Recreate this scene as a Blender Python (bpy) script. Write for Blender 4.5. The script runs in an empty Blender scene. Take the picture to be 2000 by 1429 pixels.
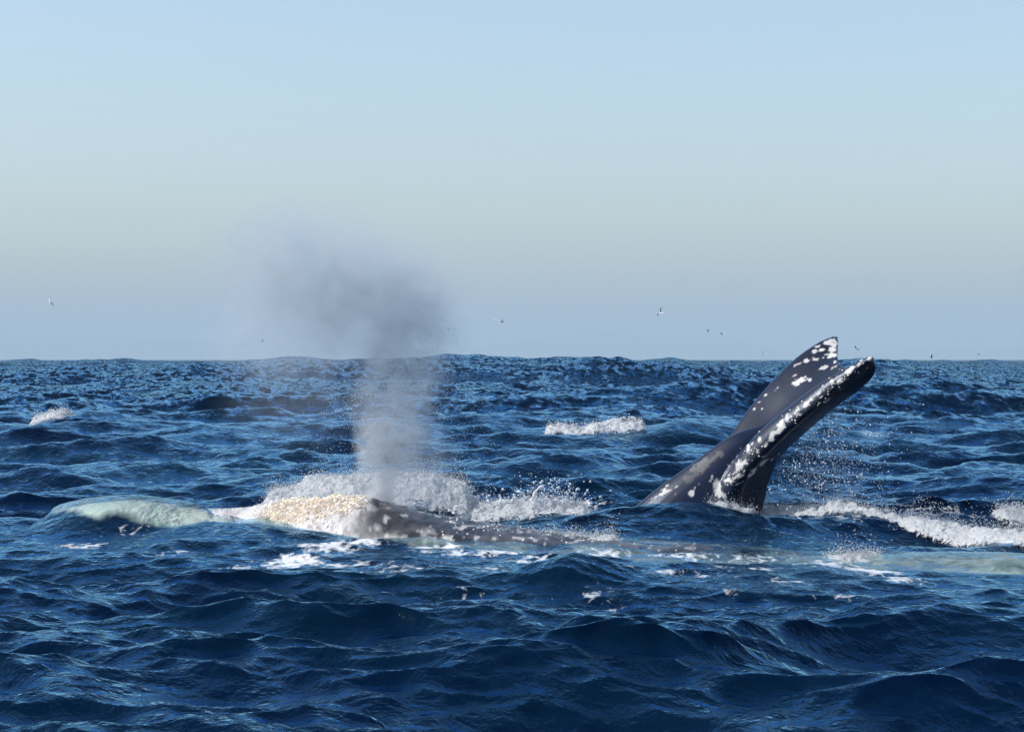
import bpy, bmesh, math, random
import numpy as np
from mathutils import Vector, Matrix, noise as mnoise
from mathutils.bvhtree import BVHTree

rng = np.random.default_rng(7)
random.seed(7)
scene = bpy.context.scene
COL = scene.collection

# ------------------------------------------------------------------ camera, sky, sun, exposure
CAM_H = 1.45            # eye height above the mean sea, metres
KD = 0.62               # scale of all distances from the eye (the lengths below were measured for a 6720 px lens)
FPX = 6720.0 * KD       # focal length in pixels of a 2000 px wide frame
HOR = 702.0             # row of the level line in that frame
cam_d = bpy.data.cameras.new('camera')
cam_d.sensor_width = 36.0
cam_d.lens = FPX * 36.0 / 2000.0
cam_d.clip_start = 0.5
cam_d.clip_end = 60000.0
cam = bpy.data.objects.new('camera', cam_d)
COL.objects.link(cam)
cam.location = (0, 0, CAM_H)
cam.rotation_euler = (math.pi / 2 - math.atan((714.5 - HOR) / FPX), 0, 0)
scene.camera = cam

SUN_EL, SUN_ROT = math.radians(46), math.radians(262)
world = bpy.data.worlds.new('World')
scene.world = world
world.use_nodes = True
wn = world.node_tree
wn.nodes.clear()
sky = wn.nodes.new('ShaderNodeTexSky')
sky.sky_type = 'NISHITA'
sky.sun_disc = False
sky.sun_elevation = SUN_EL
sky.sun_rotation = SUN_ROT
sky.altitude = 0
sky.air_density = 1.1
sky.dust_density = 2.0
sky.ozone_density = 1.4
bg = wn.nodes.new('ShaderNodeBackground')
bg.inputs['Strength'].default_value = 0.15
wo = wn.nodes.new('ShaderNodeOutputWorld')
wn.links.new(sky.outputs[0], bg.inputs['Color'])
wn.links.new(bg.outputs[0], wo.inputs['Surface'])

lon = math.pi / 2 - SUN_ROT
TO_SUN = Vector((math.cos(SUN_EL) * math.cos(lon), math.cos(SUN_EL) * math.sin(lon), math.sin(SUN_EL)))
sun_d = bpy.data.lights.new('sun', 'SUN')
sun_d.energy = 3.5
sun_d.angle = math.radians(0.5)
sun_d.color = (1.0, 0.96, 0.90)
sun = bpy.data.objects.new('sun', sun_d)
COL.objects.link(sun)
sun.rotation_euler = (-TO_SUN).to_track_quat('-Z', 'Y').to_euler()
sun.location = (-20, 5, 30)

scene.view_settings.view_transform = 'Standard'
scene.view_settings.look = 'None'
scene.view_settings.exposure = 0.38
scene.view_settings.gamma = 1.0
scene.render.engine = 'CYCLES'
scene.cycles.use_denoising = True
scene.cycles.max_bounces = 6
scene.cycles.transparent_max_bounces = 24
scene.cycles.volume_bounces = 2
scene.cycles.caustics_reflective = False
scene.cycles.caustics_refractive = False
scene.cycles.sample_clamp_indirect = 6.0
scene.cycles.sample_clamp_direct = 8.0


def W(px, py, y):
    """point of the place at distance y that lies in the direction of pixel (px, py)"""
    y = y * KD
    return Vector(((px - 1000.0) / FPX * y, y, CAM_H - (py - HOR) / FPX * y))


# ------------------------------------------------------------------ helpers
def tag(o, label=None, cat=None, group=None, kind=None):
    if label: o['label'] = label
    if cat: o['category'] = cat
    if group: o['group'] = group
    if kind: o['kind'] = kind
    return o


def link(name, me, mat=None, parent=None, smooth=True):
    o = bpy.data.objects.new(name, me)
    COL.objects.link(o)
    if mat: me.materials.append(mat)
    if parent: o.parent = parent
    if smooth and len(me.polygons):
        me.polygons.foreach_set('use_smooth', np.ones(len(me.polygons), dtype=bool))
    return o


def mesh_np(name, v, f):
    """v (n,3) float, f (m,k) int with one k for all faces"""
    me = bpy.data.meshes.new(name)
    v = np.asarray(v, dtype=np.float32); f = np.asarray(f, dtype=np.int32)
    k = f.shape[1]
    me.vertices.add(len(v)); me.vertices.foreach_set('co', v.ravel())
    me.loops.add(f.size); me.loops.foreach_set('vertex_index', f.ravel())
    me.polygons.add(len(f))
    me.polygons.foreach_set('loop_start', np.arange(0, f.size, k, dtype=np.int32))
    me.update(calc_edges=True)
    return me


def fattr(me, name, vals):
    a = me.attributes.new(name, 'FLOAT', 'POINT')
    a.data.foreach_set('value', np.asarray(vals, dtype=np.float32).ravel())


def cattr(me, name, vals):
    a = me.attributes.new(name, 'FLOAT_COLOR', 'POINT')
    v = np.ones((len(vals), 4), dtype=np.float32); v[:, :3] = vals
    a.data.foreach_set('color', v.ravel())


class NT:
    """small node tree writer"""
    def __init__(s, name):
        s.m = bpy.data.materials.new(name); s.m.use_nodes = True
        s.t = s.m.node_tree; s.t.nodes.clear()
        s.out = s.t.nodes.new('ShaderNodeOutputMaterial')
    def n(s, typ, ins=None, **kw):
        nd = s.t.nodes.new(typ)
        for k, v in kw.items(): setattr(nd, k, v)
        for k, v in (ins or {}).items(): s.set(nd.inputs[k], v)
        return nd
    def set(s, sock, v):
        if isinstance(v, bpy.types.NodeSocket): s.t.links.new(v, sock)
        elif isinstance(v, bpy.types.Node): s.t.links.new(v.outputs[0], sock)
        else:
            if hasattr(sock, 'default_value') and sock.type == 'RGBA' and len(v) == 3: v = (*v, 1)
            sock.default_value = v
    def math(s, op, a, b=None, c=None, clamp=False):
        nd = s.n('ShaderNodeMath', operation=op, use_clamp=clamp)
        s.set(nd.inputs[0], a)
        if b is not None: s.set(nd.inputs[1], b)
        if c is not None: s.set(nd.inputs[2], c)
        return nd.outputs[0]
    def ramp(s, fac, pts):
        nd = s.n('ShaderNodeValToRGB', {'Fac': fac})
        el = nd.color_ramp.elements
        while len(el) < len(pts): el.new(0.5)
        for e, (p, c) in zip(el, pts):
            e.position = p
            e.color = (c, c, c, 1) if not hasattr(c, '__len__') else (*c, 1)
        return nd.outputs[0]
    def mixc(s, fac, a, b):
        nd = s.n('ShaderNodeMix', data_type='RGBA')
        s.set(nd.inputs[0], fac); s.set(nd.inputs[6], a); s.set(nd.inputs[7], b)
        return nd.outputs[2]
    def noise(s, vec, scale, detail=4, rough=0.55, dist=0.0):
        nd = s.n('ShaderNodeTexNoise', {'Scale': scale, 'Detail': detail, 'Roughness': rough, 'Distortion': dist})
        if vec is not None: s.set(nd.inputs['Vector'], vec)
        return nd.outputs[0]
    def attr(s, name):
        return s.n('ShaderNodeAttribute', attribute_name=name)


def sstep(a, b, x):
    t = np.clip((x - a) / (b - a), 0, 1)
    return t * t * (3 - 2 * t)


# ------------------------------------------------------------------ wave fields (three bands of wind sea and a swell)
class Band:
    def __init__(s, L, N, lmin, lmax, slope=None, height=None, wdir=0.0, spread=2.0, chop=1.0, seed=1):
        r = np.random.default_rng(seed)
        s.L, s.N, s.lmin = L, N, lmin
        k1 = np.fft.fftfreq(N, d=L / N) * 2 * np.pi
        kx, ky = np.meshgrid(k1, k1, indexing='ij')
        k = np.hypot(kx, ky); k[0, 0] = 1
        lam = 2 * np.pi / k
        win = sstep(np.log(lmin * 0.75), np.log(lmin * 1.25), np.log(lam)) * (1 - sstep(np.log(lmax * 0.8), np.log(lmax * 1.3), np.log(lam)))
        c = (kx * math.cos(wdir) + ky * math.sin(wdir)) / k
        d = 0.12 + np.abs(c) ** spread
        amp = np.sqrt(win * d / k ** 4); amp[0, 0] = 0
        h = amp * (r.normal(size=(N, N)) + 1j * r.normal(size=(N, N)))
        z = np.fft.ifft2(h).real
        sx = np.fft.ifft2(1j * kx * h).real; sy = np.fft.ifft2(1j * ky * h).real
        dx = np.fft.ifft2(1j * kx / k * h).real; dy = np.fft.ifft2(1j * ky / k * h).real
        g = slope / math.sqrt((sx ** 2 + sy ** 2).mean()) if slope else height / z.std()
        s.f = np.stack([dx * chop, dy * chop, z], -1).astype(np.float32) * g
    def at(s, x, y):
        u = x / s.L * s.N; v = y / s.L * s.N
        i = np.floor(u).astype(np.int64); j = np.floor(v).astype(np.int64)
        a = (u - i)[..., None].astype(np.float32); b = (v - j)[..., None].astype(np.float32)
        N = s.N
        i0, i1, j0, j1 = i % N, (i + 1) % N, j % N, (j + 1) % N
        f = s.f
        return (f[i0, j0] * (1 - a) * (1 - b) + f[i1, j0] * a * (1 - b) + f[i0, j1] * (1 - a) * b + f[i1, j1] * a * b)


WDIR = math.radians(-62)
bands = [
    Band(331.0, 512, 22, 110, height=0.5, wdir=math.radians(-75), spread=3, chop=0.7, seed=3),
    Band(67.0, 512, 4.0, 24, slope=0.10, wdir=WDIR, spread=2.2, chop=1.1, seed=11),
    Band(19.3, 512, 0.85, 4.0, slope=0.19, wdir=math.radians(-78), spread=3.0, chop=1.1, seed=5),
    Band(5.1, 512, 0.14, 0.85, slope=0.215, wdir=math.radians(-95), spread=2.0, chop=0.9, seed=9),
]


def vnoise(p, seed=0):
    p = np.asarray(p, dtype=np.float64)
    i = np.floor(p).astype(np.int64); f = p - i
    f = f * f * (3 - 2 * f)
    def h(a, b, c):
        n = (a * 374761393 + b * 668265263 + c * 2147483647 + seed * 1274126177) & 0xffffffff
        n = ((n ^ (n >> 13)) * 1274126177) & 0xffffffff
        n = (n ^ (n >> 16)) & 0xffff
        return n / 65535.0
    r = 0
    for dx in (0, 1):
        for dy in (0, 1):
            for dz in (0, 1):
                w = (f[:, 0] if dx else 1 - f[:, 0]) * (f[:, 1] if dy else 1 - f[:, 1]) * (f[:, 2] if dz else 1 - f[:, 2])
                r = r + w * h(i[:, 0] + dx, i[:, 1] + dy, i[:, 2] + dz)
    return r


def fbm(p, octaves=4, seed=0, gain=0.5):
    s, a, t = 0, 1.0, 0
    p = np.asarray(p, dtype=np.float64)
    for o in range(octaves):
        s = s + a * vnoise(p, seed + o * 17); t += a
        a *= gain; p = p * 2.03 + 11.7
    return s / t


# ------------------------------------------------------------------ the near whale's back line (used by the sea as well)
def spine_line():
    ya, yb = 29.64 * KD, 26.5 * KD - 0.35
    a = np.array([(95 - 1000) / FPX * ya, ya]); b = np.array([(1600 - 1000) / FPX * yb, yb])
    return a, (b - a) / np.linalg.norm(b - a)


SP0, SPU = spine_line()
SPN = np.array([SPU[1], -SPU[0]])          # sideways, towards the camera
if SPN[1] > 0: SPN = -SPN


def spine_s(px):
    """distance along the back line where the direction of column px meets it, and the y there"""
    k = (px - 1000) / FPX
    t = (k * SP0[1] - SP0[0]) / (SPU[0] - k * SPU[1])
    return t, SP0[1] + t * SPU[1]


# column, row of the back's outline, half width, half height
BACK = [(93, 1007, .05, .06), (110, 999, .18, .14), (140, 990, .33, .22), (200, 980, .52, .32), (260, 978, .60, .40), (330, 987, .58, .45),
        (400, 993, .52, .50), (480, 987, .54, .54), (560, 976, .57, .58), (640, 968, .62, .62), (700, 971, .66, .66),
        (740, 981, .69, .70), (800, 1000, .74, .76), (900, 1017, .82, .84), (1000, 1029, .90, .92), (1100, 1042, .97, .98),
        (1200, 1056, 1.02, 1.02), (1300, 1067, 1.05, 1.05), (1400, 1076, 1.07, 1.06), (1500, 1084, 1.07, 1.06), (1600, 1091, 1.06, 1.05),
        (1700, 1092, 1.05, 1.03), (1800, 1094, 1.03, 1.0), (2000, 1098, .98, .96), (2200, 1130, .88, .88), (2500, 1200, .66, .72),
        (2800, 1260, .42, .52), (3050, 1310, .24, .34), (3200, 1335, .15, .20)]
_bs, _bz, _bw, _bh = [], [], [], []
for px, py, w, h in BACK:
    t, y = spine_s(px)
    _bs.append(t); _bz.append(CAM_H - (py - HOR) / FPX * y); _bw.append(w); _bh.append(h)
_bs, _bz, _bw, _bh = map(np.array, (_bs, _bz, _bw, _bh))
def smooth_interp(s, xs, ys):
    # monotone cubic through the stations
    d = np.diff(ys) / np.diff(xs)
    m = np.concatenate([[d[0]], (d[:-1] + d[1:]) / 2, [d[-1]]])
    i = np.clip(np.searchsorted(xs, s) - 1, 0, len(xs) - 2)
    h = xs[i + 1] - xs[i]; t = np.clip((s - xs[i]) / h, 0, 1)
    return ((2 * t ** 3 - 3 * t ** 2 + 1) * ys[i] + (t ** 3 - 2 * t ** 2 + t) * h * m[i] + (-2 * t ** 3 + 3 * t ** 2) * ys[i + 1] + (t ** 3 - t ** 2) * h * m[i + 1])
# row of the waterline on the near side
WL = [(0, 1012), (200, 1040), (350, 1040), (430, 1024), (540, 1020), (600, 1027), (640, 1036), (700, 1046), (800, 1058), (900, 1064), (1050, 1074), (1180, 1079),
      (1400, 1099), (1600, 1108), (1800, 1125), (2000, 1140), (2400, 1150)]
_ws, _wz = [], []
for px, py in WL:
    t, y = spine_s(px)
    y2 = y - np.interp(t, _bs, _bw) * 0.9
    _ws.append(t); _wz.append(CAM_H - (py - HOR) / FPX * y2)

# ------------------------------------------------------------------ the sea: one sheet, finest where it is near and seen
def build_sea():
    half = math.atan(1000 / FPX) + .014
    core = np.linspace(-half, half, 790)
    st = core[1] - core[0]
    side = []
    a = half
    while a < math.pi - 0.03:
        st *= 1.13
        a += st
        side.append(min(a, math.pi))
    th = np.concatenate([-np.array(side)[::-1], core, np.array(side)])
    th[0], th[-1] = -math.pi, math.pi
    r = [2.0]
    while r[-1] < 24000:
        x = r[-1]
        k = 0.05 if x < 11 * KD else 0.0018 if x < 25 * KD else 0.0026 if x < 40 * KD else 0.005 if x < 130 * KD else 0.0095 if x < 900 * KD else 0.06
        r.append(x * (1 + k))
    r = np.array(r)
    dr = np.gradient(r)
    dth = np.gradient(th)
    R, T = np.meshgrid(r, th, indexing='ij')
    X = R * np.sin(T); Y = R * np.cos(T)
    sp = np.maximum(dr[:, None] * 0.3, R * dth[None, :])
    P = np.stack([X, Y, np.zeros_like(X)], -1).astype(np.float32)
    # distance along and across the near whale's back
    qx, qy = X - SP0[0], Y - SP0[1]
    S = qx * SPU[0] + qy * SPU[1]; V = qx * SPN[0] + qy * SPN[1]
    calm = np.exp(-((np.maximum(np.abs(V) - np.where(V > 0, 1.7, .6), 0)) / np.where(V > 0, 1.8, 0.9)) ** 2) * sstep(-1.5, 0.2, S) * (1 - sstep(10, 13, S))
    # the tail stands on a low rise of water
    fade_far = 1 - sstep(900 * KD, 1500 * KD, R)
    unres = np.zeros_like(X)
    slopes = (.03, .10, .17, .22)
    bi = 0
    for b, gain in zip(bands, (1, 1, 1, 1)):
        w = (1 - sstep(b.lmin * 0.35, b.lmin * 0.9, sp)) * fade_far
        w0 = w.copy()
        if b is bands[0]:
            w = w * sstep(50 * KD, 190 * KD, R)
        else:
            if b is bands[1]:
                w = w * (1 - 0.95 * calm) * (0.34 + 1.0 * sstep(34 * KD, 120 * KD, R))
            elif b is bands[2]:
                w = w * (1 - 0.86 * calm)
            else:
                w = w * (1 - 0.45 * calm)
        unres += ((1 - np.clip(w0, 0, 1)) * slopes[bi]) ** 2; bi += 1
        act = w > 0.001
        if not act.any(): continue
        # slow gusts make patches that are rougher and smoother
        g = 1.0
        if b is bands[3] or b is bands[2]:
            pn = np.stack([X[act] / 3.1, Y[act] / 5.0, np.full(act.sum(), 3.3)], -1)
            g = 0.75 + 0.5 * vnoise(pn, 5)
        P[act] += b.at(X[act], Y[act]) * (w[act] * g)[:, None]
    Z = P[..., 2]
    # water level along the near whale
    lvl = np.interp(S, _ws, _wz)
    m = np.exp(-((np.maximum(np.abs(V) - 0.5, 0)) / 1.0) ** 2) * sstep(-2.0, 0.0, S) * (1 - sstep(9.5, 12, S))
    Z += lvl * m
    # rises of water with a place of their own: column, row, height, radius across, radius away (m), distance
    for px, py, hgt, rx, ry, yy in FEATURES:
        yy = yy * KD
        cx = (px - 1000) / FPX * yy
        d2 = ((P[..., 0] - cx) / rx) ** 2 + ((P[..., 1] - yy) / ry) ** 2
        Z += hgt * np.exp(-d2)
    # water lifted by the head and by the back just under the surface
    zt = smooth_interp(np.clip(S, _bs[0], _bs[-1]), _bs, _bz)
    ww = smooth_interp(np.clip(S, _bs[0], _bs[-1]), _bs, _bw)
    hh = smooth_interp(np.clip(S, _bs[0], _bs[-1]), _bs, _bh)
    inb = (S > _bs[0] - 0.25) & (S < _bs[-1]) & (np.abs(V) < 2.6)
    q = np.clip(np.abs(V) / ww, 0, 0.999)
    body = zt - hh * (1 - np.sqrt(1 - q ** 2))
    body = np.where(np.abs(V) < ww, body, -5.0)
    s350 = spine_s(430)[0]; s300 = spine_s(350)[0]; sr0 = spine_s(1260)[0]; sr1 = spine_s(1480)[0]
    wob = (fbm(np.stack([X[inb] * 2.2, Y[inb] * 2.2, X[inb] * 0], -1), 4, 91) - .5) * 1.3
    Sw = S.copy(); Sw[inb] += wob
    Sw = Sw - 0.55 * sstep(0.0, 0.55, V)
    film = (1 - sstep(s300, s350 + 0.15, Sw)) * 0.05 + sstep(sr0, sr1, S) * 0.02 + sstep(sr1, sr1 + 1.5, S) * .04
    lift = (1 - sstep(s300 + 0.1, s350 + 0.35, Sw)) + sstep(sr0, sr1, S)
    qq = np.clip(np.abs(V) / (ww * 2.0), 0, 1)
    over = sstep(-0.05, 0.12, S - _bs[0])
    qb = np.minimum(np.abs(V) / ww, .74)
    env = zt + film - hh * (1 - np.sqrt(1 - qb ** 2)) - .40 * np.maximum(np.abs(V) - .74 * ww, 0) - 0.25 * (1 - over) + (Z - lvl * m) * 0.12
    e = lift * inb * (qq < 1)
    k = 0.03
    d = env - Z
    smax = Z + np.where(d > 8 * k, d, k * np.log1p(np.exp(np.clip(d / k, -30, 30))))
    Z[:] = np.where(e > 0, Z + (smax - Z) * np.clip(e, 0, 1), Z)
    depth = Z - body
    alpha = np.where(inb & (body > -4), 1 - np.exp(-np.maximum(depth, 0) / np.where(V > 0, .42, .42 - .37 * sstep(0, .3, -V)) * (1 + .2 * (1 - sstep(s300, s350 + .3, S)) + 1.2 * sstep(sr1, sr1 + 1.0, S))), 1.0)
    # the view through the water clouds unevenly and closes towards the flanks
    sel = inb & (body > -4)
    pn = np.stack([X[sel] * 4.0, Y[sel] * 2.6, X[sel] * 0], -1)
    nn_ = fbm(pn, 5, 33, .6) - .5
    rr_ = sstep(.60, 1.0, np.abs(V[sel]) / ww[sel] + nn_ * .6)
    alpha[sel] = np.clip(np.maximum(alpha[sel] + nn_ * .6, rr_), .02, 1)
    tip = sstep(0, .28, S[sel] - _bs[0] + nn_ * .4)
    alpha[sel] = 1 - (1 - alpha[sel]) * tip
    # foam that lies on the water
    foam = np.zeros_like(Z)
    for px, py, rx, ry, amp, z0 in FOAM:
        yy = (CAM_H - z0) * FPX / (py - HOR)
        cx = (px - 1000) / FPX * yy
        rxm = rx / FPX * yy
        d2 = ((P[..., 0] - cx) / rxm) ** 2 + ((P[..., 1] - yy) / ry) ** 2
        foam = np.maximum(foam, amp * np.exp(-d2))
    n0, n1 = R.shape
    idx = np.arange(n0 * n1).reshape(n0, n1)
    f = np.stack([idx[:-1, :-1], idx[:-1, 1:], idx[1:, 1:], idx[1:, :-1]], -1).reshape(-1, 4)
    me = mesh_np('sea', P.reshape(-1, 3), f)
    fattr(me, 'deep', alpha)
    fattr(me, 'foam', foam)
    fattr(me, 'unresolved', np.sqrt(unres))
    return me


FEATURES = [
    (1330, 1000, 0.16, 0.75, 0.55, 30.0),     # the dark wave before the tail
    (600, 1262, 0.08, 0.45, 0.28, 18.4),      # dark wave below left
    (1140, 1150, 0.12, 0.35, 0.3, 22.2),
    (1700, 690, 0.55, 2.6, 5.0, 175.0),       # swell on the skyline
    (1740, 690, 0.35, 4.5, 6.0, 170.0),
    (400, 698, 0.10, 5.0, 6.0, 180.0),
    (190, 800, 0.42, 1.3, 1.2, 70.0),
    (1330, 820, 0.30, 1.2, 1.0, 62.0),
    (1950, 960, 0.22, 0.9, 0.8, 36.0),
    (585, 1024, 0.09, 0.16, 0.25, 28.0),
]
FOAM = [
    # column, row, half width in columns, half depth in metres, amount, level
    (470, 1105, 60, 0.35, .9, 0), (570, 1092, 70, 0.4, 1.0, 0), (640, 1078, 80, 0.3, 1.0, 0), (700, 1070, 70, .25, .8, 0), (160, 1068, 60, .35, .9, 0), (60, 1138, 50, .35, 1., 0),
    (800, 1110, 120, .6, .6, 0), (1020, 1134, 40, .25, 1., 0), (950, 1120, 120, .6, .55, 0), (1180, 1165, 70, .5, .5, 0),
    (1300, 1125, 60, .4, .7, 0), (1440, 1110, 90, .35, .85, 0), (1430, 1163, 30, .2, .65, 0), (1700, 1120, 70, .5, .9, -.05),
    (1760, 1140, 60, .5, .7, -.05), (1200, 1110, 60, .3, .7, 0), (620, 1200, 60, .4, .35, 0),
    (520, 1118, 90, .3, .75, 0), (680, 1098, 100, .3, .8, 0), (770, 1128, 80, .3, .6, 0), (330, 1085, 80, .3, .6, 0), (1390, 1128, 80, .3, .7, 0), (1540, 1140, 70, .3, .6, 0), (1650, 1165, 80, .3, .5, 0), (900, 1160, 60, .25, .5, 0),
    (1700, 1010, 300, 1.0, .7, .05), (1560, 995, 120, .5, .9, .1), (1950, 1030, 120, .8, 1., .05),
    (1180, 1066, 90, .35, .8, .05), (1330, 1074, 110, .35, .75, .02), (1480, 1084, 110, .35, .7, 0), (1620, 1094, 90, .35, .7, 0), (260, 1050, 90, .5, .5, 0), (880, 1082, 110, .3, .7, 0), (1050, 1092, 110, .35, .7, 0),
    (450, 1028, 60, .18, .8, .08), (560, 1030, 60, .16, .8, .05), (660, 1048, 60, .18, .9, .02), (760, 1062, 60, .18, .95, 0), (860, 1072, 70, .18, .95, 0), (980, 1080, 80, .18, .9, 0), (1110, 1084, 80, .2, .9, 0),
    (720, 985, 260, 1.8, .9, .05), (1050, 995, 130, .9, 1.1, .05),
    (1165, 822, 95, 3.0, 1.0, .2), (1700, 820, 60, 2.5, .55, .2), (100, 800, 32, 2.0, .8, .3),
]

# --- sea material
def sea_material():
    t = NT('sea_water')
    geo = t.n('ShaderNodeNewGeometry')
    pos = geo.outputs['Position']
    mp = t.n('ShaderNodeMapping', {'Vector': pos, 'Scale': (1.0, 0.8, 1.0), 'Rotation': (0, 0, 0.5)})
    n1 = t.noise(mp, 11.0, 4, .6, .3)
    n2 = t.noise(mp, 30.0, 3, .6, .4)
    n0 = t.noise(mp, 3.2, 3, .6, .8)
    h = t.math('ADD', t.math('ADD', t.math('MULTIPLY', n1, .05), t.math('MULTIPLY', n2, .012)), t.math('MULTIPLY', n0, .10))
    bump = t.n('ShaderNodeBump', {'Height': h, 'Strength': 0.42, 'Distance': 1.0})
    # slopes finer than the sheet can carry, as tilted facets
    fv = t.n('ShaderNodeTexNoise', {'Vector': mp.outputs[0], 'Scale': 2.2, 'Detail': 3.0, 'Roughness': .7})
    fc = t.n('ShaderNodeVectorMath', {0: fv.outputs['Color'], 1: (.5, .5, .5)}, operation='SUBTRACT')
    fm_ = t.n('ShaderNodeVectorMath', {0: fc.outputs[0], 1: (1, 1, 0)}, operation='MULTIPLY')
    fs = t.n('ShaderNodeVectorMath', {0: fm_.outputs[0]}, operation='SCALE')
    t.set(fs.inputs['Scale'], t.math('MULTIPLY', t.attr('unresolved').outputs['Fac'], 18.0))
    nn = t.n('ShaderNodeVectorMath', {0: bump.outputs[0], 1: fs.outputs[0]}, operation='ADD')
    bump = t.n('ShaderNodeVectorMath', {0: nn.outputs[0]}, operation='NORMALIZE')
    fr = t.n('ShaderNodeFresnel', {'IOR': 1.34, 'Normal': bump})
    # sheen shaped by hand: this curve exaggerates reflection contrast, the gloss tint makes highlights blue
    refl = t.math('MULTIPLY', t.math('POWER', fr.outputs[0], 1.65), 1.8, clamp=True)
    gl = t.n('ShaderNodeBsdfGlossy', {'Color': (.42, .74, 1.0), 'Roughness': 0.035, 'Normal': bump})
    # water body: deep blue, with greener upwelling in slow patches
    pn = t.noise(pos, .35, 3, .5)
    col = t.mixc(t.ramp(pn, [(.4, 0), (.65, 1)]), (.0005, .006, .022), (.0009, .010, .025))
    # shallow, aerated water over the whale is milky and pale
    dp = t.attr('deep').outputs['Fac']
    mott = t.noise(pos, 7.0, 5, .65, .6)
    milky = t.mixc(t.ramp(mott, [(.35, 0), (.65, 1)]), (.12, .25, .25), (.60, .68, .62))
    col = t.mixc(t.ramp(dp, [(.25, 0), (.88, 1)]), milky, col)
    dif = t.n('ShaderNodeBsdfDiffuse', {'Color': col})
    tr = t.n('ShaderNodeBsdfTransparent', {'Color': (.88, .975, .965)})
    deep = t.attr('deep').outputs['Fac']
    body = t.n('ShaderNodeMixShader', {0: deep, 1: tr.outputs[0], 2: dif.outputs[0]})
    water = t.n('ShaderNodeMixShader', {0: refl, 1: body.outputs[0], 2: gl.outputs[0]})
    # foam film
    fa = t.attr('foam').outputs['Fac']
    mp2 = t.n('ShaderNodeMapping', {'Vector': pos, 'Scale': (1.0, 0.55, 1.0), 'Rotation': (0, 0, .3)})
    fn = t.noise(mp2, 7.0, 8, .66, 1.6)
    lace = t.n('ShaderNodeTexVoronoi', {'Vector': mp2, 'Scale': 9.0}, feature='DISTANCE_TO_EDGE')
    v = t.math('ADD', t.math('MULTIPLY', fn, 1.0), t.math('MULTIPLY', lace.outputs[0], -.55))
    k = t.math('SUBTRACT', t.math('ADD', t.math('MULTIPLY', fa, .50), v), .71)
    fm = t.math('MULTIPLY', k, 5.0, clamp=True)
    has = t.math('GREATER_THAN', fa, .05)
    fm = t.math('MULTIPLY', t.math('MULTIPLY', fm, has), .85)
    fb = t.n('ShaderNodeBump', {'Height': fn, 'Strength': .4, 'Distance': .05})
    fo = t.n('ShaderNodeBsdfPrincipled', {'Base Color': (.72, .74, .76), 'Roughness': .6, 'Normal': fb})
    sh = t.n('ShaderNodeMixShader', {0: fm, 1: water.outputs[0], 2: fo.outputs[0]})
    t.set(t.out.inputs['Surface'], sh.outputs[0])
    return t.m


sea_me = build_sea()
sea = tag(link('sea', sea_me, sea_material()), 'dark blue choppy open sea', kind='structure')

t = NT('dark_undersheet')  # added sheet: keeps sight lines through the clear water dark
dn = t.noise(t.n('ShaderNodeNewGeometry').outputs['Position'], .3, 3)
t.set(t.out.inputs['Surface'], t.n('ShaderNodeBsdfDiffuse', {'Color': t.mixc(dn, (.001, .010, .024), (.002, .016, .030))}).outputs[0])
gx, gy = np.meshgrid(np.linspace(-150, 150, 13), np.linspace(-100, 200, 13), indexing='ij')
gi = np.arange(169).reshape(13, 13)
tag(link('dark_undersheet', mesh_np('dark_undersheet', np.stack([gx.ravel(), gy.ravel(), np.full(169, -3.4)], -1), np.stack([gi[:-1, :-1], gi[1:, :-1], gi[1:, 1:], gi[:-1, 1:]], -1).reshape(-1, 4)), t.m), 'dark sheet added unseen below the sea', kind='structure')

# ------------------------------------------------------------------ far coast and the air
def build_hills():
    D = 23000.0
    n = 260
    ang = np.linspace(-0.8, 0.8, n)
    px = 1000 + np.tan(ang) * FPX
    base = 30 + 26 * fbm(np.stack([px / 420, px * 0 + 2.1, px * 0], -1), 4, 3)
    bump = 78 * np.exp(-((px - 1180) / 170.0) ** 2) + 48 * np.exp(-((px - 1400) / 90.0) ** 2) + 62 * np.exp(-((px - 40) / 420.0) ** 2) + 70 * np.exp(-((px + 700) / 500.0) ** 2) + 90 * np.exp(-((px - 2900) / 600.0) ** 2)
    base *= 1.6 / KD; bump *= 1.6 / KD
    h = base + bump + 8 * fbm(np.stack([px / 60, px * 0 + 7.1, px * 0], -1), 4, 9)
    rows = []
    for j, (u, k) in enumerate(((-1200, 0), (-700, .45), (-250, .85), (0, 1.0), (400, .9), (1400, .5), (2600, 0))):
        jit = 1 + .25 * (fbm(np.stack([px / 90, px * 0 + j * 3.7, px * 0], -1), 3, 21) - .5) * (0 < k < 1)
        rows.append(np.stack([np.sin(ang) * (D + u), np.cos(ang) * (D + u), h * k * jit - 3], -1))
    v = np.stack(rows, 0)
    m = v.shape[0]
    idx = np.arange(m * n).reshape(m, n)
    f = np.stack([idx[:-1, :-1], idx[:-1, 1:], idx[1:, 1:], idx[1:, :-1]], -1).reshape(-1, 4)
    return mesh_np('far_hills', v.reshape(-1, 3), f)


t = NT('far_land')
nn = t.noise(t.n('ShaderNodeNewGeometry').outputs['Position'], .004, 5, .6)
c = t.mixc(nn, (.05, .07, .04), (.16, .14, .09))
t.set(t.out.inputs['Surface'], t.n('ShaderNodeBsdfPrincipled', {'Base Color': c, 'Roughness': .95}).outputs[0])
tag(link('far_hills', build_hills(), t.m), 'low hazy blue hills of the far coast on the horizon', kind='structure')

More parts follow.
